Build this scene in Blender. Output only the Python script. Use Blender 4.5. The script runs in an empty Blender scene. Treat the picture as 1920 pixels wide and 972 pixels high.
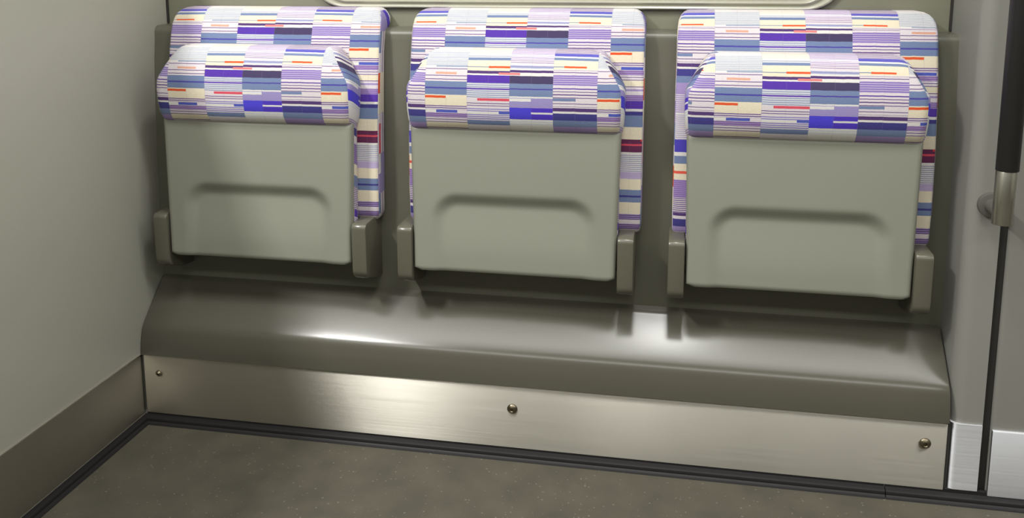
import bpy, bmesh, math, random
from mathutils import Vector, Matrix
random.seed(7)
sc = bpy.context.scene

# ------------------------------------------------------------------ camera
F_PX, V0 = 1658.62, 205.85
YAW, PITCH, ROLL = 0.1845, -0.1606, -0.0019
CAM = Vector((1.0468, -1.5192, 0.9158))
def camera_axes():
    f = Vector((-math.sin(YAW)*math.cos(PITCH), math.cos(YAW)*math.cos(PITCH), math.sin(PITCH)))
    r = Vector((math.cos(YAW), math.sin(YAW), 0)); u = r.cross(f)
    return math.cos(ROLL)*r + math.sin(ROLL)*u, -math.sin(ROLL)*r + math.cos(ROLL)*u, f
r_, u_, f_ = camera_axes()
cd = bpy.data.cameras.new('camera'); cam = bpy.data.objects.new('camera', cd)
sc.collection.objects.link(cam); sc.camera = cam
m = Matrix((r_, u_, -f_)).transposed().to_4x4(); m.translation = CAM
cam.matrix_world = m
cd.sensor_width = 36; cd.lens = F_PX/1920*36; cd.shift_y = (V0-486)/1920
cd.clip_start = 0.02

# ------------------------------------------------------------------ world, exposure, lamps
w = bpy.data.worlds.new('world'); sc.world = w; w.use_nodes = True
w.node_tree.nodes['Background'].inputs[0].default_value = (.9, .9, .82, 1)
w.node_tree.nodes['Background'].inputs[1].default_value = .25
vs = sc.view_settings
vs.view_transform = 'Standard'; vs.look = 'None'; vs.gamma = 1; vs.use_curve_mapping = False
vs.exposure = 0.09
sc.cycles.use_denoising = True
sc.cycles.sample_clamp_indirect = 4

LIGHT_COL = (1.0, .995, .965)
def area(name, loc, sx, sy, power, rot=(0, 0, 0), col=LIGHT_COL):
    l = bpy.data.lights.new(name, 'AREA'); l.shape = 'RECTANGLE'; l.size = sx; l.size_y = sy
    l.energy = power; l.color = col
    o = bpy.data.objects.new(name, l); o.location = loc; o.rotation_euler = rot
    sc.collection.objects.link(o); return o
area('ceiling_lamp_light', (-.38, -1.28, 2.115), .14, .40, 46)
area('ceiling_lamp_light', (1.03, -.58, 2.115), .18, .18, 8)
area('ceiling_strip_light', (1.85, -.80, 2.115), 4.9, .35, 50)
area('ceiling_strip_light', (.8, -2.25, 2.115), 6.4, .30, 72)

# ------------------------------------------------------------------ materials
def new_mat(name):
    mt = bpy.data.materials.new(name); mt.use_nodes = True
    return mt, mt.node_tree, mt.node_tree.nodes['Principled BSDF']
def lin(c):
    return tuple((x/12.92 if x <= .04045 else ((x+.055)/1.055)**2.4) for x in (v/255 for v in c)) + (1,)
def plain(name, rgb, rough, noise=0.0, nscale=200, bump=0.0, metal=0.0, spec=.5, mottling=0.0):
    mt, nt, b = new_mat(name)
    b.inputs['Base Color'].default_value = lin(rgb); b.inputs['Roughness'].default_value = rough
    b.inputs['Metallic'].default_value = metal; b.inputs['Specular IOR Level'].default_value = spec
    tc = nt.nodes.new('ShaderNodeTexCoord')
    n = nt.nodes.new('ShaderNodeTexNoise'); n.inputs['Scale'].default_value = nscale; n.inputs['Detail'].default_value = 3
    nt.links.new(tc.outputs['Object'], n.inputs['Vector'])
    if noise or mottling:
        n2 = nt.nodes.new('ShaderNodeTexNoise'); n2.inputs['Scale'].default_value = 6; n2.inputs['Detail'].default_value = 4
        nt.links.new(tc.outputs['Object'], n2.inputs['Vector'])
        ma = nt.nodes.new('ShaderNodeMath'); ma.operation = 'MULTIPLY_ADD'; ma.inputs[1].default_value = noise*2; ma.inputs[2].default_value = 1-noise
        nt.links.new(n.outputs['Fac'], ma.inputs[0])
        mb = nt.nodes.new('ShaderNodeMath'); mb.operation = 'MULTIPLY_ADD'; mb.inputs[1].default_value = mottling*2; mb.inputs[2].default_value = 1-mottling
        nt.links.new(n2.outputs['Fac'], mb.inputs[0])
        mm = nt.nodes.new('ShaderNodeMath'); mm.operation = 'MULTIPLY'
        nt.links.new(ma.outputs[0], mm.inputs[0]); nt.links.new(mb.outputs[0], mm.inputs[1])
        mx = nt.nodes.new('ShaderNodeVectorMath'); mx.operation = 'SCALE'; mx.inputs[0].default_value = lin(rgb)[:3]
        nt.links.new(mm.outputs[0], mx.inputs['Scale']); nt.links.new(mx.outputs[0], b.inputs['Base Color'])
    if bump:
        bp = nt.nodes.new('ShaderNodeBump'); bp.inputs['Strength'].default_value = bump; bp.inputs['Distance'].default_value = .001
        nt.links.new(n.outputs['Fac'], bp.inputs['Height']); nt.links.new(bp.outputs[0], b.inputs['Normal'])
    return mt

def brushed(name, rgb, rough, aniso, scuff=.06, grain=.00005):
    mt, nt, b = new_mat(name)
    b.inputs['Metallic'].default_value = 1
    b.inputs['Anisotropic'].default_value = aniso; b.inputs['Anisotropic Rotation'].default_value = .25   # grain runs lengthwise
    tg = nt.nodes.new('ShaderNodeTangent'); tg.direction_type = 'UV_MAP'; tg.uv_map = 'UVMap'
    nt.links.new(tg.outputs[0], b.inputs['Tangent'])
    tc = nt.nodes.new('ShaderNodeTexCoord'); mp = nt.nodes.new('ShaderNodeMapping'); mp.inputs['Scale'].default_value = (3, 3, 420)
    nt.links.new(tc.outputs['Object'], mp.inputs['Vector'])
    n = nt.nodes.new('ShaderNodeTexNoise'); n.inputs['Scale'].default_value = 1; n.inputs['Detail'].default_value = 3
    nt.links.new(mp.outputs[0], n.inputs['Vector'])
    n2 = nt.nodes.new('ShaderNodeTexNoise'); n2.inputs['Scale'].default_value = 9; n2.inputs['Detail'].default_value = 5
    nt.links.new(tc.outputs['Object'], n2.inputs['Vector'])
    a = nt.nodes.new('ShaderNodeMath'); a.operation = 'MULTIPLY_ADD'; a.inputs[1].default_value = .16; a.inputs[2].default_value = rough-.08
    nt.links.new(n.outputs['Fac'], a.inputs[0]); nt.links.new(a.outputs[0], b.inputs['Roughness'])
    mp2 = nt.nodes.new('ShaderNodeMapping'); mp2.inputs['Scale'].default_value = (.6, .6, 4500)
    nt.links.new(tc.outputs['Object'], mp2.inputs['Vector'])
    n4 = nt.nodes.new('ShaderNodeTexNoise'); n4.inputs['Scale'].default_value = 1; n4.inputs['Detail'].default_value = 1
    nt.links.new(mp2.outputs[0], n4.inputs['Vector'])
    bp = nt.nodes.new('ShaderNodeBump'); bp.inputs['Strength'].default_value = 1; bp.inputs['Distance'].default_value = grain
    nt.links.new(n4.outputs['Fac'], bp.inputs['Height']); nt.links.new(bp.outputs[0], b.inputs['Normal'])
    s = nt.nodes.new('ShaderNodeMath'); s.operation = 'MULTIPLY_ADD'; s.inputs[1].default_value = scuff*2; s.inputs[2].default_value = 1-scuff
    nt.links.new(n2.outputs['Fac'], s.inputs[0])
    v = nt.nodes.new('ShaderNodeVectorMath'); v.operation = 'SCALE'; v.inputs[0].default_value = lin(rgb)[:3]
    nt.links.new(s.outputs[0], v.inputs['Scale']); nt.links.new(v.outputs[0], b.inputs['Base Color'])
    return mt

def speckled_floor(name):
    mt, nt, b = new_mat(name)
    b.inputs['Roughness'].default_value = .62; b.inputs['Specular IOR Level'].default_value = .35
    tc = nt.nodes.new('ShaderNodeTexCoord')
    vo = nt.nodes.new('ShaderNodeTexVoronoi'); vo.inputs['Scale'].default_value = 130
    nt.links.new(tc.outputs['Object'], vo.inputs['Vector'])
    se = nt.nodes.new('ShaderNodeSeparateColor'); nt.links.new(vo.outputs['Color'], se.inputs[0])
    rad = nt.nodes.new('ShaderNodeMath'); rad.operation = 'MULTIPLY'; rad.inputs[1].default_value = .26
    nt.links.new(se.outputs[0], rad.inputs[0])
    lt = nt.nodes.new('ShaderNodeMath'); lt.operation = 'LESS_THAN'
    nt.links.new(vo.outputs['Distance'], lt.inputs[0]); nt.links.new(rad.outputs[0], lt.inputs[1])
    keep = nt.nodes.new('ShaderNodeMath'); keep.operation = 'GREATER_THAN'; keep.inputs[1].default_value = .55
    nt.links.new(se.outputs[1], keep.inputs[0])
    k = nt.nodes.new('ShaderNodeMath'); k.operation = 'MULTIPLY'; nt.links.new(lt.outputs[0], k.inputs[0]); nt.links.new(keep.outputs[0], k.inputs[1])
    no = nt.nodes.new('ShaderNodeTexNoise'); no.inputs['Scale'].default_value = 14; no.inputs['Detail'].default_value = 6
    nt.links.new(tc.outputs['Object'], no.inputs['Vector'])
    r = nt.nodes.new('ShaderNodeValToRGB')
    r.color_ramp.elements[0].position = .3; r.color_ramp.elements[0].color = lin((70, 67, 58))
    r.color_ramp.elements[1].position = .7; r.color_ramp.elements[1].color = lin((82, 78, 67))
    nt.links.new(no.outputs['Fac'], r.inputs[0])
    mx = nt.nodes.new('ShaderNodeMix'); mx.data_type = 'RGBA'
    nt.links.new(k.outputs[0], mx.inputs[0]); nt.links.new(r.outputs[0], mx.inputs[6]); mx.inputs[7].default_value = lin((105, 102, 91))
    nt.links.new(mx.outputs[2], b.inputs['Base Color'])
    n3 = nt.nodes.new('ShaderNodeTexNoise'); n3.inputs['Scale'].default_value = 350
    nt.links.new(tc.outputs['Object'], n3.inputs['Vector'])
    bp = nt.nodes.new('ShaderNodeBump'); bp.inputs['Strength'].default_value = .25; bp.inputs['Distance'].default_value = .001
    nt.links.new(n3.outputs['Fac'], bp.inputs['Height']); nt.links.new(bp.outputs[0], b.inputs['Normal'])
    return mt

# woven seat fabric: four columns of stripes, read from UV (u in columns, v in metres downwards)
WC = .0775
CR, WH, LW = (206, 196, 174), (201, 198, 194), (197, 189, 193)
LI, LV, VI = (146, 128, 172), (166, 152, 184), (98, 72, 122)
PU, BV, ST = (80, 52, 148), (84, 82, 164), (104, 118, 150)
SL, NV, PG = (66, 58, 88), (62, 58, 120), (176, 186, 200)
DV, BL, MA, OR, RP, TN = (78, 56, 104), (74, 84, 164), (92, 44, 74), (200, 80, 44), (194, 74, 90), (196, 148, 128)
S = lambda v, a, b=None: (v, a, b or a)
COLS = [
 # column A
 ([S(-.007,BV), S(.003,WH), S(.0077,ST), S(.0148,CR), S(.0367,LW), S(.0385,VI), S(.0395,LW), S(.0425,VI), S(.0435,LW), S(.0473,LV,(112,92,158)),
   S(.0657,LW), S(.0695,(88,60,140)), S(.0718,LW), S(.0755,VI), S(.077,LW), S(.0805,VI), S(.082,LW), S(.086,VI), S(.0873,LW),
   S(.0965,VI), S(.098,LW), S(.102,VI), S(.103,LW), S(.1045,DV), S(.111,WH), S(.115,NV), S(.127,ST), S(.139,LI)],
  [S(.0,LI,LW), S(.192,WH), S(.196,WH,(150,140,170)), S(.24,(70,62,160)), S(.263,WH), S(.269,ST), S(.284,CR), S(.313,LI,(120,90,150)), S(.346,LW,VI), S(.374,DV), S(.380,LW), S(.386,NV), S(.40,LI), S(.41,LW,VI)]),
 # column B
 ([S(-.012,WH,(140,148,166)), S(.032,WH), S(.0362,LW), S(.0395,VI), S(.041,LW), S(.0515,VI), S(.053,LW), S(.0575,VI), S(.059,LW),
   S(.062,ST), S(.0725,(70,66,140)), S(.075,ST), S(.0855,CR), S(.1055,LW,VI), S(.1135,LW), S(.1195,LI,(116,84,140)), S(.128,LW), S(.131,VI), S(.1322,LW), S(.1355,VI), S(.137,CR), S(.1475,VI), S(.149,LW), S(.1525,LI), S(.1560,LW)],
  [S(0,LW), S(.163,LI,(120,90,150)), S(.1735,PU), S(.187,WH), S(.192,NV), S(.199,ST), S(.22,CR), S(.243,MA), S(.251,RP), S(.2545,MA), S(.266,WH), S(.27,WH,(140,140,164)), S(.302,LV), S(.315,CR), S(.335,ST), S(.346,NV), S(.349,ST), S(.359,CR), S(.381,LI,DV), S(.392,LW), S(.40,LI,VI), S(.41,LW)]),
 # column C
 ([S(0,WH), S(.006,(140,146,164)), S(.0082,WH), S(.011,ST), S(.019,CR), S(.0425,DV), S(.0475,WH), S(.0502,PU), S(.0632,(192,190,196),(126,136,160)), S(.0727,(88,60,150)), S(.075,(192,190,196),(126,136,160)),
   S(.0895,LW), S(.099,VI), S(.1005,LW), S(.1035,VI), S(.105,LW), S(.1075,LW,(118,112,170)), S(.1145,WH), S(.1195,LW,(118,112,170)), S(.1315,ST), S(.14,LW)],
  [S(0,LW,VI), S(.18,CR), S(.20,PU), S(.215,LW,ST), S(.25,ST), S(.27,CR), S(.29,LI,VI), S(.33,MA), S(.345,LW,LI), S(.38,ST), S(.40,CR)]),
 # column D
 ([S(0,(226,206,226)), S(.004,LI), S(.006,LW), S(.009,LI), S(.011,LW), S(.014,(140,110,160)), S(.0155,LW), S(.0185,(120,92,140)), S(.02,LW), S(.0235,(120,92,140)), S(.025,LW),
   S(.0300,(124,128,160),(150,150,180)), S(.036,WH), S(.0402,DV), S(.0445,WH), S(.0498,SL), S(.063,ST), S(.0717,(70,60,140)), S(.074,ST), S(.0855,WH), S(.0885,LI,(130,130,176)),
   S(.1065,(72,52,168)), S(.127,WH), S(.131,PG), S(.1325,WH), S(.136,PG), S(.1375,WH)],
  [S(0,LW,LI), S(.17,NV), S(.185,LW), S(.20,LI,VI), S(.24,CR), S(.262,ST), S(.285,LW,VI), S(.33,PU), S(.345,WH,LI), S(.39,CR)]),
]
LEAD = [(LW, VI), (WH, LW), (CR, LW), (LW, LI)]   # what runs over the top edge
DASH = [  # u0, u1, v centre, half height, colour
 (.0, .24, .0318, .0009, ST), (.24, .75, .0318, .0021, OR), (.0, .52, .0905, .0026, ST), (.5, 1.0, .113, .0000, WH),
 (1.0, 1.25, .0342, .0019, WH), (1.25, 2.0, .0345, .0015, (126,138,160)), (1.25, 1.75, .0480, .0019, TN), (1.0, 1.5, .0903, .0022, OR), (1.0, 1.26, .1165, .0026, WH), (1.26, 1.77, .1165, .0026, BL),
 (2.0, 2.5, .0350, .0010, (130,136,150)), (2.5, 3.0, .0350, .0021, OR), (2.25, 3.0, .0932, .0023, RP), (2.75, 3.0, .1170, .0023, BL), (2.74, 3.24, .0472, .0019, (196,116,116)),
 (3.0, 3.5, .0925, .0026, WH), (3.5, 4.0, .1160, .0016, WH), (3.0, 3.5, .1168, .0100, (70, 62, 186)), (.0, .5, .1130, .0017, WH), (1.75, 2.0, .2450, .0018, (190,60,60)), (0.0, .5, .3000, .0025, (206,84,70)),
]
def moquette(name):
    mt, nt, b = new_mat(name)
    N = nt.nodes; L = nt.links
    def math_(op, a, c=None, d=None):
        n = N.new('ShaderNodeMath'); n.operation = op
        for i, x in enumerate((a, c, d)):
            if x is None: continue
            if isinstance(x, (int, float)): n.inputs[i].default_value = x
            else: L.new(x, n.inputs[i])
        return n.outputs[0]
    def mix(f, a, c):
        n = N.new('ShaderNodeMix'); n.data_type = 'RGBA'; L.new(f, n.inputs[0])
        for i, x in ((6, a), (7, c)):
            if isinstance(x, tuple): n.inputs[i].default_value = x
            else: L.new(x, n.inputs[i])
        return n.outputs[2]
    uv = N.new('ShaderNodeUVMap'); uv.uv_map = 'UVMap'
    sp = N.new('ShaderNodeSeparateXYZ'); L.new(uv.outputs[0], sp.inputs[0])
    wob = N.new('ShaderNodeTexNoise'); wob.inputs['Scale'].default_value = 6; L.new(uv.outputs[0], wob.inputs['Vector'])
    wv = math_('MULTIPLY_ADD', wob.outputs['Fac'], .0012, -.0006)
    v = math_('ADD', sp.outputs[1], wv)
    u = math_('FLOORED_MODULO', sp.outputs[0], 4.0)
    stripe = math_('LESS_THAN', math_('FLOORED_MODULO', v, .0036), .0017)
    SPAN = .18
    vu = math_('DIVIDE', v, SPAN); vl = math_('DIVIDE', math_('SUBTRACT', v, .18), .30)
    low = math_('GREATER_THAN', v, .1795)
    def ramp(stops, fac, k):
        n = N.new('ShaderNodeValToRGB'); cr = n.color_ramp; cr.interpolation = 'CONSTANT'
        while len(cr.elements) > 1: cr.elements.remove(cr.elements[-1])
        for i, s_ in enumerate(stops):
            e = cr.elements[0] if i == 0 else cr.elements.new(min(1, max(0, s_[0])))
            e.position = min(1, max(0, s_[0])); e.color = lin(s_[k])
        L.new(fac, n.inputs[0]); return n.outputs[0]
    col = None
    for ci, (up, lo) in enumerate(COLS):
        upn = [(0,)+LEAD[ci]] + [((s_[0]+.02)/SPAN, s_[1], s_[2]) for s_ in up]
        lon = [(0 if i == 0 else (s_[0]-.16)/.30, s_[1], s_[2]) for i, s_ in enumerate(lo)]
        c_up = mix(stripe, ramp(upn, vu, 1), ramp(upn, vu, 2))
        c_lo = mix(stripe, ramp(lon, vl, 1), ramp(lon, vl, 2))
        c = mix(low, c_up, c_lo)
        col = c if col is None else mix(math_('GREATER_THAN', u, float(ci)), col, c)
    for (u0, u1, vc, hh, rgb) in sorted(DASH, key=lambda d: -d[3]):
        if hh <= 0: continue
        mu = math_('COMPARE', u, (u0+u1)/2, (u1-u0)/2); mv = math_('COMPARE', v, vc+.02, hh)
        col = mix(math_('MULTIPLY', mu, mv), col, lin(rgb))
    # joints of the weave every half column, and the soft pile
    fu = math_('FLOORED_MODULO', math_('MULTIPLY', u, 2.0), 1.0)
    seam = math_('COMPARE', fu, .01, .012)
    col = mix(math_('MULTIPLY', seam, .22), col, lin((120, 110, 130)))
    tc = N.new('ShaderNodeTexCoord')
    n = N.new('ShaderNodeTexNoise'); n.inputs['Scale'].default_value = 700; n.inputs['Detail'].default_value = 2; L.new(tc.outputs['Object'], n.inputs['Vector'])
    hs = N.new('ShaderNodeVectorMath'); hs.operation = 'SCALE'; L.new(col, hs.inputs[0])
    L.new(math_('MULTIPLY_ADD', n.outputs['Fac'], .3, .85), hs.inputs['Scale'])
    L.new(hs.outputs[0], b.inputs['Base Color'])
    b.inputs['Roughness'].default_value = .95; b.inputs['Specular IOR Level'].default_value = .15
    b.inputs['Sheen Weight'].default_value = .04
    wl = math_('ABSOLUTE', math_('SUBTRACT', math_('FLOORED_MODULO', v, .0018), .0009))
    hgt = math_('ADD', math_('MULTIPLY', wl, 300), n.outputs['Fac'])
    bp = N.new('ShaderNodeBump'); bp.inputs['Strength'].default_value = .3; bp.inputs['Distance'].default_value = .0012
    L.new(hgt, bp.inputs['Height']); L.new(bp.outputs[0], b.inputs['Normal'])
    return mt

M = {}
M['fabric'] = moquette('moquette_fabric')
M['wall'] = plain('grey_wall_laminate', (170, 169, 157), .45, noise=.02, nscale=300, bump=.03, mottling=.03)
M['column'] = plain('grey_column_laminate', (127, 126, 120), .4, noise=.02, nscale=300, bump=.03, mottling=.02)
M['back'] = plain('dark_grey_moulding', (92, 91, 79), .38, noise=.02, nscale=250, bump=.04, mottling=.03)
M['across'] = plain('panels_across_the_aisle', (112, 112, 104), .5, noise=.02)
M['upper'] = plain('upper_wall_moulding', (120, 120, 103), .42, noise=.02, nscale=250, bump=.03)
M['bench'] = plain('bench_moulding', (79, 77, 67), .225, spec=.43, noise=.025, nscale=260, bump=.03, mottling=.03)
M['arm'] = plain('arm_moulding', (88, 86, 74), .25, noise=.02, nscale=250, bump=.02)
M['shell'] = plain('seat_shell_plastic', (128, 129, 117), .42, noise=.02, nscale=420, bump=.08, mottling=.02)
M['dark'] = plain('black_rubber', (30, 29, 30), .5, noise=.05, spec=.25)
M['gap'] = plain('dark_seal', (40, 37, 34), .8)
M['floor'] = speckled_floor('speckled_floor_vinyl')
M['kick'] = brushed('brushed_steel_kick', (205, 201, 190), .44, 1.0)
M['kickleft'] = brushed('dull_brushed_steel', (186, 181, 170), .5, .9)
M['kickright'] = brushed('bright_brushed_steel', (232, 233, 238), .5, .8)
M['steel'] = plain('satin_steel', (190, 188, 178), .28, metal=1)
M['screwsteel'] = plain('screw_steel', (120, 112, 94), .3, metal=1)
M['bracket'] = plain('bracket_casting', (88, 86, 80), .5)
M['grip'] = plain('black_grip', (27, 26, 26), .42, noise=.1, nscale=500, bump=.15)
M['ceiling'] = plain('ceiling_panel', (232, 232, 220), .6)
M['frame'] = plain('window_frame_moulding', (158, 157, 141), .24)
gm, gnt, gb = new_mat('dark_window_glass'); M['glass'] = gm
gb.inputs['Base Color'].default_value = (.9, .92, .9, 1); gb.inputs['Roughness'].default_value = .02; gb.inputs['Transmission Weight'].default_value = 1; gb.inputs['IOR'].default_value = 1.45
em, ent, eb = new_mat('lamp_diffuser'); M['lamp'] = em
eb.inputs['Base Color'].default_value = (.9, .9, .85, 1)

# ------------------------------------------------------------------ helpers
def link(name, bm, mat, parent=None, smooth=True, mats=None, angle=40):
    me = bpy.data.meshes.new(name); bm.normal_update(); bm.to_mesh(me); bm.free()
    for x in (mats or [mat]): me.materials.append(x)
    o = bpy.data.objects.new(name, me); sc.collection.objects.link(o)
    if smooth:
        for p in me.polygons: p.use_smooth = True
        me.set_sharp_from_angle(angle=math.radians(angle))
    if parent: o.parent = parent; o.matrix_parent_inverse = parent.matrix_world.inverted()
    return o
def tag(o, label=None, cat=None, group=None, kind=None):
    for k, x in (('label', label), ('category', cat), ('group', group), ('kind', kind)):
        if x: o[k] = x
    return o
def empty(name, loc):
    o = bpy.data.objects.new(name, None); o.location = loc; o.empty_display_size = .05
    sc.collection.objects.link(o); bpy.context.view_layer.update(); return o
def box(bm, x0, x1, y0, y1, z0, z1, bevel=0, seg=2):
    r = bmesh.ops.create_cube(bm, size=1)
    vs_ = r['verts']
    for q in vs_: q.co = Vector(((x0+x1)/2+q.co.x*(x1-x0), (y0+y1)/2+q.co.y*(y1-y0), (z0+z1)/2+q.co.z*(z1-z0)))
    if bevel:
        es = list({e for q in vs_ for e in q.link_edges})
        bmesh.ops.bevel(bm, geom=es, offset=bevel, segments=seg, affect='EDGES', profile=.5, clamp_overlap=True)
def planar_uv(bm):
    uvl = (bm.loops.layers.uv.get('UVMap') or bm.loops.layers.uv.new('UVMap'))
    for f in bm.faces:
        n = f.normal
        for lp in f.loops:
            c = lp.vert.co
            if abs(n.x) > .7: lp[uvl].uv = (c.y, c.z)
            elif abs(n.z) > .7: lp[uvl].uv = (c.x, c.y)
            else: lp[uvl].uv = (c.x, c.z)
def boxobj(name, dims, mat, parent=None, bevel=.002, seg=2, uv=False):
    bm = bmesh.new(); box(bm, *dims, bevel=bevel, seg=seg); bm.normal_update()
    if uv: planar_uv(bm)
    return link(name, bm, mat, parent)
def loft(bm, rings, closed=True, cap=True):
    vv = [[bm.verts.new(p) for p in r] for r in rings]
    n = len(vv[0]); fs = []
    for i in range(len(vv)-1):
        for j in range(n if closed else n-1):
            k = (j+1) % n
            fs.append(bm.faces.new((vv[i][j], vv[i][k], vv[i+1][k], vv[i+1][j])))
    if cap:
        bm.faces.new(list(reversed(vv[0]))); bm.faces.new(vv[-1])
    return vv
def arc(cx, cy, r, a0, a1, n):
    return [(cx+r*math.cos(math.radians(a0+(a1-a0)*i/n)), cy+r*math.sin(math.radians(a0+(a1-a0)*i/n))) for i in range(n+1)]
def tube(bm, p0, p1, r, n=28, bevel=0):
    p0, p1 = Vector(p0), Vector(p1); d = (p1-p0).normalized()
    a = d.orthogonal().normalized(); b2 = d.cross(a)
    st = [(0, r)] if not bevel else [(0, r-bevel), (bevel*.3, r-bevel*.3), (bevel, r)]
    ln = (p1-p0).length
    st = st + [(ln-t, q) for t, q in reversed(st)]
    loft(bm, [[p0+d*t+(a*math.cos(2*math.pi*i/n)+b2*math.sin(2*math.pi*i/n))*q for i in range(n)] for t, q in st])
    bmesh.ops.recalc_face_normals(bm, faces=bm.faces[:])
def fix(bm): bmesh.ops.recalc_face_normals(bm, faces=bm.faces[:])

# ------------------------------------------------------------------ the setting
XR, ZK0, ZK1 = 1.5256, .022, .1438
# floor
bm = bmesh.new(); box(bm, -2.5, 4.5, -2.9, .02, -.05, 0); tag(link('floor', bm, M['floor'], smooth=False), 'dark grey-brown speckled vinyl floor', None, kind='structure')
bm = bmesh.new(); box(bm, -2.5, 4.5, -2.9, .3, 2.12, 2.17); tag(link('ceiling', bm, M['ceiling'], smooth=False), 'pale ceiling of the carriage', kind='structure')
bm = bmesh.new(); box(bm, -2.5, 4.5, -2.95, -2.9, 0, 2.12); tag(link('wall_front', bm, M['across'], smooth=False), 'grey wall across the aisle', kind='structure')
bm = bmesh.new(); box(bm, -2.55, -2.5, -2.9, .3, 0, 2.12); tag(link('wall_end', bm, M['wall'], smooth=False), 'grey end wall of the carriage', kind='structure')
bm = bmesh.new(); box(bm, 4.5, 4.55, -2.9, .3, 0, 2.12); tag(link('wall_end', bm, M['wall'], smooth=False), 'grey far end wall of the carriage', kind='structure')
# left partition
bm = bmesh.new(); box(bm, -.05, 0, -1.75, .2, 0, 1.10, bevel=.004)
tag(link('wall_left', bm, M['wall']), 'grey flat partition left of the folded seats', kind='structure')
# recessed back panel with a rounded top edge
prof = [(.098, .20), (.098, .40), (.1015, .53), (.1085, .66), (.1145, .73), (.121, .775)] + [(y, z) for y, z in arc(.136, .7835, .015, 172, 95, 6)] + [(.20, .8005), (.20, .20)]
bm = bmesh.new(); loft(bm, [[Vector((x, y, z)) for y, z in prof] for x in (.0, XR)]); fix(bm)
tag(link('wall_back', bm, M['back']), 'dark grey moulded panel behind the folded seats', kind='structure')
# upper wall around the window opening
WX0, WX1, WZ0, WZ1, WR = .321, 1.345, .8355, 1.56, .07
def rrect(x0, x1, z0, z1, r, n=10):
    return (arc(x1-r, z1-r, r, 0, 90, n)+arc(x0+r, z1-r, r, 90, 180, n)+arc(x0+r, z0+r, r, 180, 270, n)+arc(x1-r, z0+r, r, 270, 360, n))
hole = rrect(WX0+.03, WX1-.03, WZ0+.012, WZ1-.03, WR-.02)
bm = bmesh.new()
fr = [bm.verts.new((x, .172, z)) for x, z in hole]; bk = [bm.verts.new((x, .212, z)) for x, z in hole]
def rayrect(px, pz, cx, cz):  # push a hole point out to the border of the wall
    dx, dz = px-cx, pz-cz; x0, x1, z0, z1 = -.001, XR+.001, .78, 2.12
    t = min(((x1-cx)/dx if dx > 0 else (x0-cx)/dx) if abs(dx) > 1e-9 else 9e9, ((z1-cz)/dz if dz > 0 else (z0-cz)/dz) if abs(dz) > 1e-9 else 9e9)
    return cx+dx*t, cz+dz*t
ccx, ccz = (WX0+WX1)/2, (WZ0+WZ1)/2
out = [rayrect(x, z, ccx, ccz) for x, z in hole]
corners = [(XR+.001, 2.12), (-.001, 2.12), (-.001, .78), (XR+.001, .78)]
ov = [bm.verts.new((x, .172, z)) for x, z in out]
n = len(hole)
for i in range(n):
    j = (i+1) % n
    a, c = out[i], out[j]
    pts = [fr[i], ov[i]]
    for cxx, czz in corners:   # a border corner between the two rays
        if abs(a[0]-c[0]) > 1e-6 and abs(a[1]-c[1]) > 1e-6 and (abs(a[0]-cxx) < 1e-6 or abs(a[1]-czz) < 1e-6) and (abs(c[0]-cxx) < 1e-6 or abs(c[1]-czz) < 1e-6):
            pts.append(bm.verts.new((cxx, .172, czz)))
    pts += [ov[j], fr[j]]
    bm.faces.new(pts); bm.faces.new((fr[j], bk[j], bk[i], fr[i]))
fix(bm)
uw = link('wall_back_upper', bm, M['upper'], smooth=False)
tag(uw, 'grey wall panel above the seats round the window', kind='structure')
for i_, x_ in ((5, .0015), (6, XR-.0015)):
    tag(boxobj('trim_%d' % i_, (x_-.003, x_+.003, .1685, .174, .8015, 2.1), M['gap'], bevel=0), 'dark upright joint at the %s end of the upper wall panel' % ('left' if i_ == 5 else 'right'), kind='structure')
# window: moulded frame and glass
win = empty('window_1', (ccx, .172, WZ0)); tag(win, 'carriage window with rounded pale grey moulded frame above the seats', kind='structure')
secs = [(0, .1725), (.0, .166), (.0015, .1630), (.004, .162), (.0075, .1635), (.0088, .1665), (.012, .1665), (.0145, .164), (.018, .163), (.021, .1645), (.0245, .172), (.027, .19)]
bm = bmesh.new()
rings = []
for d_, y in secs:
    rings.append([Vector((x, y, z)) for x, z in rrect(WX0+d_*1.5, WX1-d_*1.5, WZ0+d_*.72, WZ1-d_, max(.02, WR-d_))])
loft(bm, rings, cap=False); fix(bm)
for f in bm.faces:
    pass
link('window_frame', bm, M['frame'], win)
boxobj('pane', (WX0+.034, WX1-.034, .184, .190, WZ0+.016, WZ1-.02), M['glass'], win, bevel=0)
bm = bmesh.new(); box(bm, -.05, XR+.05, .30, .31, .75, 2.1)
tag(link('wall_outside', bm, M['gap'], smooth=False), 'dark tunnel wall outside the window', kind='structure')
# right column: front at y=0 with rounded left edge and a return into the recess
def col_outline():
    r = .022
    return [(XR, .24)] + arc(XR+r, .004+r, r, 180, 270, 8) + [(1.5765, .004), (1.5765, .24)]
ol = col_outline()
bm = bmesh.new(); loft(bm, [[Vector((x, y, z)) for x, y in ol] for z in (.0, 2.12)]); fix(bm)
tag(link('wall_right', bm, M['column']), 'narrow grey column right of the folded seats', kind='structure')
# steel foot plate of the column
def wrap_plate(name, ol_, z0, z1, mat, lab):
    bm = bmesh.new(); loft(bm, [[Vector((x, y, z)) for x, y in ol_] for z in (z0, z1)]); fix(bm); bm.normal_update(); planar_uv(bm)
    return tag(link(name, bm, mat), lab, kind='structure')
r = .012
wrap_plate('baseboard_right', [(1.5262, .02)]+arc(1.5262+r, .0005+r, r, 180, 270, 6)+[(1.5755, .0005), (1.5755, .02)], ZK0, .1428, M['kickright'], 'bright steel foot plate on the narrow grey column')
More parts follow.
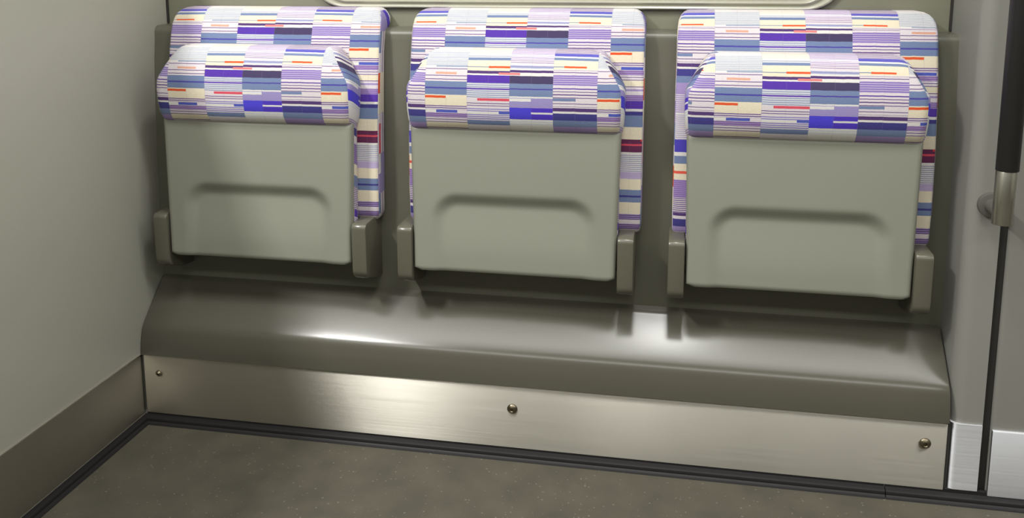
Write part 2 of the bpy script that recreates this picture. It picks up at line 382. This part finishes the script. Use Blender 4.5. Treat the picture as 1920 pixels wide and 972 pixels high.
# dark seal between the column and the door panel
tag(boxobj('trim_1', (1.5757, 1.5905, .010, .05, .012, 2.12), M['gap'], bevel=.001), 'dark vertical rubber seal beside the door panel', kind='structure')
# door panel at the right edge
dr = empty('door_1', (1.85, 0, 0)); tag(dr, 'grey door panel at the right edge behind the grab pole', kind='structure')
boxobj('door_leaf', (1.5905, 2.15, .004, .05, .014, 2.1), M['column'], dr, bevel=.008, seg=4)
boxobj('kick_plate', (1.5915, 2.14, -.001, .006, .0155, .1362), M['kickright'], dr, bevel=.002, uv=True)
# rest of the side wall beyond
bm = bmesh.new(); box(bm, 2.15, 4.5, .004, .05, 0, 2.12); tag(link('wall_right_far', bm, M['column'], smooth=False), 'grey side wall beyond the door panel', kind='structure')
bm = bmesh.new(); box(bm, -2.5, -.05, .10, .15, 0, 2.12); tag(link('wall_left_far', bm, M['wall'], smooth=False), 'grey side wall behind the partition', kind='structure')
# left steel skirting
bm = bmesh.new(); box(bm, -.004, .0022, -1.75, .0, ZK0-.004, ZK1+.0005, bevel=.0006); bm.normal_update(); planar_uv(bm)
tag(link('baseboard_left', bm, M['kickleft']), 'dull steel skirting along the left partition', kind='structure')
# kick plate under the bench with three domed screws
bb = boxobj('baseboard_back', (.0046, 1.5208, 0, .012, ZK0-.003, ZK1+.006), M['kick'], bevel=.0008, uv=True)
tag(bb, 'brushed steel kick plate under the grey bench', kind='structure')
for i_, x0_, x1_, z1_ in ((7, .0021, .0050, ZK1), (8, 1.5203, 1.5263, ZK1)):
    tag(boxobj('trim_%d' % i_, (x0_, x1_, .0025, .014, ZK0, z1_), M['gap'], bevel=0), 'thin dark joint at the %s end of the kick plate' % ('left' if i_ == 7 else 'right'), kind='structure')
def screw(x, z, r, lab=None):
    bm = bmesh.new()
    st = [(0.0, r*1.0), (.0012, r*1.0), (.0024, r*.9), (.0040, r*.68), (.0052, r*.40)]
    rings = [[Vector((x+q*math.cos(2*math.pi*i/24), -t, z+q*math.sin(2*math.pi*i/24))) for i in range(24)] for t, q in st]
    rings.append([Vector((x+r*.30*math.cos(2*math.pi*i/24), -.0042, z+r*.30*math.sin(2*math.pi*i/24))) for i in range(24)])
    rings.append([Vector((x+r*.26*math.cos(2*math.pi*i/24), -.0016, z+r*.26*math.sin(2*math.pi*i/24))) for i in range(24)])
    loft(bm, rings); fix(bm)
    o = link('screw', bm, M['screwsteel'], bb, angle=60)
    if lab: o['label'] = lab
    return o
screw(.0364, .1055, .0062, 'small bright domed screw'); screw(.7628, .0975, .0098, 'dull brown domed screw'); screw(1.4862, .1025, .0098)
# rubber coving between kick plate and floor
cov = [(.006, ZK0+.0005), (.0010, ZK0-.001), (.0006, .0150), (-.0030, .0132), (-.0062, .0125), (-.0088, .0108), (-.0100, .0080), (-.0098, .0050), (-.0118, .0030), (-.0150, .0018), (-.0160, .0), (.006, .0)]
def coving(name, x0, x1, lab):
    bm = bmesh.new(); loft(bm, [[Vector((x, y, z)) for y, z in cov] for x in (x0, x1)]); fix(bm)
    return tag(link(name, bm, M['dark'], angle=30), lab, kind='structure')
coving('trim_2', .0045, 1.4250, 'black rubber coving between kick plate and floor')
coving('trim_3', 1.4265, 2.15, 'short piece of black rubber coving below the column')
bm = bmesh.new(); loft(bm, [[Vector((-y, q, z)) for y, z in cov] for q in (-1.75, .003)]); fix(bm)
tag(link('trim_4', bm, M['dark'], angle=30), 'black rubber coving along the left skirting', kind='structure')

# ------------------------------------------------------------------ the bench moulding
def catmull(pts, n=5):
    out = []
    P_ = [pts[0]]+pts+[pts[-1]]
    for i in range(1, len(P_)-2):
        for k in range(n):
            t = k/n; a, b_, c, d = (Vector(P_[i+q]) for q in (-1, 0, 1, 2))
            out.append(tuple(.5*((2*b_)+(c-a)*t+(2*a-5*b_+4*c-d)*t*t+(3*b_-a-3*c+d)*t**3)))
    out.append(pts[-1]); return out
crv = catmull([(.0815, .2706), (.064, .2548), (.046, .2382), (.030, .2230), (.0185, .2115), (.0110, .2030), (.0060, .1945), (.0025, .1840), (-.0005, .1720), (-.0026, .1590), (-.0040, .1445)], 5)
bprof = [(.098, .2797), (.0975, .2795), (.0905, .2765), (.0865, .2752)] + crv + [(-.0030, .1438), (.06, .1438), (.098, .18)]
bm = bmesh.new()
xs = [.0022, .004]+[.004+(1.5200-.004)*i/24 for i in range(1, 24)]+[1.5200, 1.5222]
rings = []
for i, x in enumerate(xs):
    e = .0016 if i in (0, len(xs)-1) else 0
    rings.append([Vector((x, y+e*(.6 if y < .1 else 0), z-e*.6)) for y, z in bprof])
loft(bm, rings); fix(bm)
bench = link('bench_ledge', bm, M['bench'], angle=50)
tag(bench, 'long glossy grey moulded ledge under the three folded seats, rounded front edge', 'ledge')

# ------------------------------------------------------------------ the three folded seats
def uv_cloth(bm, xc, off, ztop, frontf, sidev):
    uvl = (bm.loops.layers.uv.get('UVMap') or bm.loops.layers.uv.new('UVMap'))
    for f in bm.faces:
        n = f.normal
        side = abs(n.x) > .72
        for lp in f.loops:
            c = lp.vert.co
            if side:
                lp[uvl].uv = (1.0+(.716-c.z)/WC + (0 if n.x > 0 else 2.0), sidev+(c.y-frontf(c.z))*.45)
            else:
                lp[uvl].uv = (3.0+(c.x-xc-off)/WC, (ztop-c.z)-min(0.05, max(0, c.y-frontf(c.z)))*(1 if c.z > ztop-.06 else 0))

def rounded_section(hw, yf, yb, r, n=5, bulge=.0, cols=10):
    """closed loop in x-y (front towards -y), counted from the front left"""
    pts = arc(-hw+r, yf+r, r, 180, 270, n)
    pts += [(-hw+r+(2*hw-2*r)*i/cols, yf-bulge*math.sin(math.pi*i/cols)) for i in range(1, cols)]
    pts += arc(hw-r, yf+r, r, 270, 360, n)
    r2 = min(.006, (yb-yf)/3)
    pts += arc(hw-r2, yb-r2, r2, 0, 90, 3) + arc(-hw+r2, yb-r2, r2, 90, 180, 3)
    return pts

def interp(tab, z):
    if z <= tab[0][0]: return tab[0][1:]
    for a, b_ in zip(tab, tab[1:]):
        if z <= b_[0]:
            t = (z-a[0])/(b_[0]-a[0]); return tuple(p+(q-p)*t for p, q in zip(a[1:], b_[1:]))
    return tab[-1][1:]

def make_backrest(xc, off, parent):
    #       z     half-width  y front  y back
    tab = [(.425, .196, .080, .092), (.428, .206, .072, .094), (.434, .2135, .065, .096), (.444, .2165, .060, .097), (.50, .2170, .058, .0995), (.60, .2170, .062, .104),
           (.70, .2170, .073, .111), (.76, .2165, .084, .119), (.790, .2165, .0925, .128), (.806, .2160, .0980, .160), (.818, .2145, .106, .168), (.826, .211, .1115, .169),
           (.832, .206, .119, .1695), (.836, .199, .129, .1695), (.8375, .190, .142, .169)]
    zs = [.425, .428, .434, .444]+[.444+(.790-.444)*i/20 for i in range(1, 21)]+[.798, .806, .812, .818, .822, .826, .829, .832, .834, .836, .8375]
    bm = bmesh.new(); rings = []
    for z in zs:
        hw, yf, yb = interp(tab, z); hw += .003; r = min(.0075, (yb-yf)*.35)
        rings.append([Vector((xc+x, y, z)) for x, y in rounded_section(hw, yf, yb, r, bulge=.004)])
    loft(bm, rings); fix(bm); bm.normal_update()
    uv_cloth(bm, xc, off+.002, .8700, lambda z: interp(tab, min(z, .80))[1], .108)
    return link('backrest', bm, M['fabric'], parent, angle=80)

def make_cushion(xc, off, parent):
    tab = [(.352, .178, .040, .052), (.356, .184, .037, .054), (.366, .1875, .0345, .055), (.45, .190, .0340, .0555), (.612, .1915, .036, .059), (.6195, .1925, .032, .060), (.6235, .1940, .020, .061), (.628, .1952, .0145, .0615),
           (.640, .1968, .0085, .0625), (.660, .1980, .0050, .064), (.685, .1982, .0035, .067), (.700, .1975, .0045, .069), (.708, .1945, .0055, .070),
           (.720, .1878, .0080, .072), (.735, .1790, .0125, .074), (.748, .1710, .0185, .076), (.757, .1650, .0250, .0775), (.763, .1600, .0320, .0785), (.7665, .1540, .0400, .079), (.768, .1460, .0480, .0785)]
    zs = []
    for a, b_ in zip(tab, tab[1:]):
        k = max(1, int((b_[0]-a[0])/.014)); zs += [a[0]+(b_[0]-a[0])*i/k for i in range(k)]
    zs.append(tab[-1][0])
    bm = bmesh.new(); rings = []
    for z in zs:
        hw, yf, yb = interp(tab, z); r = min(.018 if z > .62 else .006, (yb-yf)*.42)
        rings.append([Vector((xc+x, y, z)) for x, y in rounded_section(hw, yf, yb, r, n=6, bulge=.003 if z > .628 else 0)])
    loft(bm, rings); fix(bm); bm.normal_update()
    uv_cloth(bm, xc, off, .7955, lambda z: interp(tab, min(max(z, .66), .735))[1], .020)
    # the side strips carry the cloth turned a little
    uvl = (bm.loops.layers.uv.get('UVMap') or bm.loops.layers.uv.new('UVMap'))
    bm.faces.index_update()
    for f in bm.faces:
        j = f.index % 31
        if f.index < 31*(len(zs)-1) and (j in (19, 20, 21, 22, 30, 0, 1, 2)):
            sgn = 1 if 18 < j < 23 else -1
            for lp in f.loops:
                c = lp.vert.co
                lp[uvl].uv = (3.25 + .25*(c.y/.05)+(0 if sgn > 0 else .5), .048+(.768-c.z)*1.0 - (c.y-.02)*.45)
    return link('seat_cushion', bm, M['fabric'], parent, angle=80)

def make_shell(xc, parent):
    """grey underside of the seat with the arched hand recess, open at its lower edge"""
    NX, NZ = 76, 60
    Z0, Z1 = .3545, .6262
    def sstep(t): t = max(0, min(1, t)); return t*t*(3-2*t)
    def depth(dx, z):
        # signed distance inside an arch: half width .151, top .5045, corner radius .052
        hw, top, r = .1555, .5065, .052
        qx = abs(dx)-(hw-r); qz = z-(top-r)
        d = math.hypot(max(qx, 0), max(qz, 0))+min(max(qx, qz), 0)-r
        edge = sstep(-d/.030)
        return .0125*edge*(.34+.66*sstep((z-.38)/.12))
    bm = bmesh.new(); grid = []
    for j in range(NZ+1):
        z = Z0+(Z1-Z0)*j/NZ; t = (z-Z0)/(Z1-Z0)
        hw = .1868+(.1935-.1868)*t
        row = []
        for i in range(NX+1):
            s = -1+2*i/NX; dx = s*hw
            yf = .0085+.0125*t
            ed = min((1-abs(s))*hw, (z-Z0)*1.0+.0004, (Z1-z)+.0006)
            rr = .006
            rd = rr-math.sqrt(max(0, rr*rr-max(0, rr-ed)**2)) if ed < rr else 0
            cz = z-.004*(1-(abs(s))**3)*max(0, 1-t*6)*0 + (.0045*sstep((abs(s)-.93)/.07))*max(0, 1-(z-Z0)/.02)
            row.append(bm.verts.new((xc+dx, yf+depth(dx, z)+rd*.9, cz)))
        grid.append(row)
    for j in range(NZ):
        for i in range(NX):
            bm.faces.new((grid[j][i], grid[j][i+1], grid[j+1][i+1], grid[j+1][i]))
    # rim going back, then a back plate
    rim = grid[0][:]+[grid[j][NX] for j in range(1, NZ+1)]+list(reversed(grid[NZ]))[1:]+[grid[j][0] for j in range(NZ-1, 0, -1)]
    cxm, czm = xc, (Z0+Z1)/2
    bkv = [bm.verts.new((p.co.x, .031+.004*((p.co.z-Z0)/(Z1-Z0)), p.co.z)) for p in rim]
    n = len(rim)
    for i in range(n):
        j = (i+1) % n; bm.faces.new((rim[j], rim[i], bkv[i], bkv[j]))
    bm.faces.new(bkv); fix(bm)
    return link('seat_shell', bm, M['shell'], parent, angle=50)

ARM = None
def make_arm(x0, x1, parent, inner):
    r1, r2 = .011, .020
    prof = [(.0985, .3100), (.060, .3145)]
    prof += [(y, z) for y, z in arc(.0085+r2, .3265+r2, r2, 262, 180, 7)]
    prof += [(y, z) for y, z in arc(.0072+r1, .4375-r1, r1, 180, 100, 7)]
    prof += [(.045, .4378), (.080, .4376), (.0985, .4375)]
    bm = bmesh.new()
    b_ = .0035
    cyy = sum(p[0] for p in prof)/len(prof); czz = sum(p[1] for p in prof)/len(prof)
    def inset(d):
        out = []
        n = len(prof)
        for i in range(n):
            p0, p1, p2 = (Vector(prof[(i+k) % n]) for k in (-1, 0, 1))
            e1, e2 = (p1-p0).normalized(), (p2-p1).normalized()
            nn = (Vector((-e1.y, e1.x))+Vector((-e2.y, e2.x))).normalized()
            q = p1-nn*d if (p1-nn*d-Vector((cyy, czz))).length < (p1+nn*d-Vector((cyy, czz))).length else p1+nn*d
            if p1.x > .09: q = Vector((p1.x, q.y))
            out.append(q)
        return out
    st = [(x0, b_), (x0+b_*.3, b_*.3), (x0+b_, 0), (x1-b_, 0), (x1-b_*.3, b_*.3), (x1, b_)]
    loft(bm, [[Vector((x, q[0], q[1])) for q in inset(d)] for x, d in st]); fix(bm)
    return link('side_arm', bm, M['arm'], parent, angle=35)

SEATS = [(.2615, -.012, .013, 'left folded seat of the three, in purple patterned fabric, beside the flat grey partition'),
         (.7615, -.0034, .0106, 'middle folded seat of the three, in purple patterned fabric, a seat on either side'),
         (1.2615, .0057, .0038, 'right folded seat of the three, in purple patterned fabric, nearest the black grab pole')]
for (xc, coff, boff, lab), bx in zip(SEATS, (.010, .010, .005)):   # the backs sit a little off centre
    t = empty('folding_seat', (xc, .10, .2795))
    tag(t, lab, 'folding seat', 'folding seats in a row on the ledge')
    make_backrest(xc+bx, boff-bx, t); make_cushion(xc, coff, t); make_shell(xc, t)
    for s in (-1, 1):
        a, b_ = (.1905, .2200) if s > 0 else (-.2200, -.1905)
        make_arm(xc+a, xc+b_, t, -s)
    bm = bmesh.new(); tube(bm, (xc-.191, .066, .366), (xc+.191, .066, .366), .009); link('hinge_bar', bm, M['dark'], t)

# ------------------------------------------------------------------ grab pole
PX, PY, PR = 1.5602, -.05, .0168
gp = empty('grab_pole', (PX, PY, .51))
tag(gp, 'black vertical grab pole with steel lower end in front of the door panel', 'grab pole')
bm = bmesh.new(); tube(bm, (PX, PY, .599), (PX, PY, 1.95), PR, 32, .001); link('grip', bm, M['grip'], gp)
bm = bmesh.new(); tube(bm, (PX-.0010, PY, .5125), (PX-.0010, PY, .5995), PR-.0016, 32, .0012); o = link('end_sleeve', bm, M['steel'], gp); o['label'] = 'satin steel lower sleeve of the pole'
bm = bmesh.new(); tube(bm, (PX-.003, .0045, .5305), (PX-.003, PY+.006, .5305), .0115, 24); tube(bm, (PX-.003, .0042, .5305), (PX-.003, -.006, .5305), .020, 32, .0015)
link('wall_bracket', bm, M['bracket'], gp)

# ------------------------------------------------------------------ ceiling lamps that carry the lights above
for x, y, hy in ((-.38, -1.28, .21), (1.03, -.58, .10)):
    lp = boxobj('ceiling_lamp', (x-.10, x+.10, y-hy, y+hy, 2.1175, 2.1215), M['lamp'], bevel=.001)
    tag(lp, {-.38: 'small ceiling lamp above the left partition', 1.03: 'small square ceiling lamp above the middle seats'}[x], 'ceiling lamp', 'ceiling lamps')
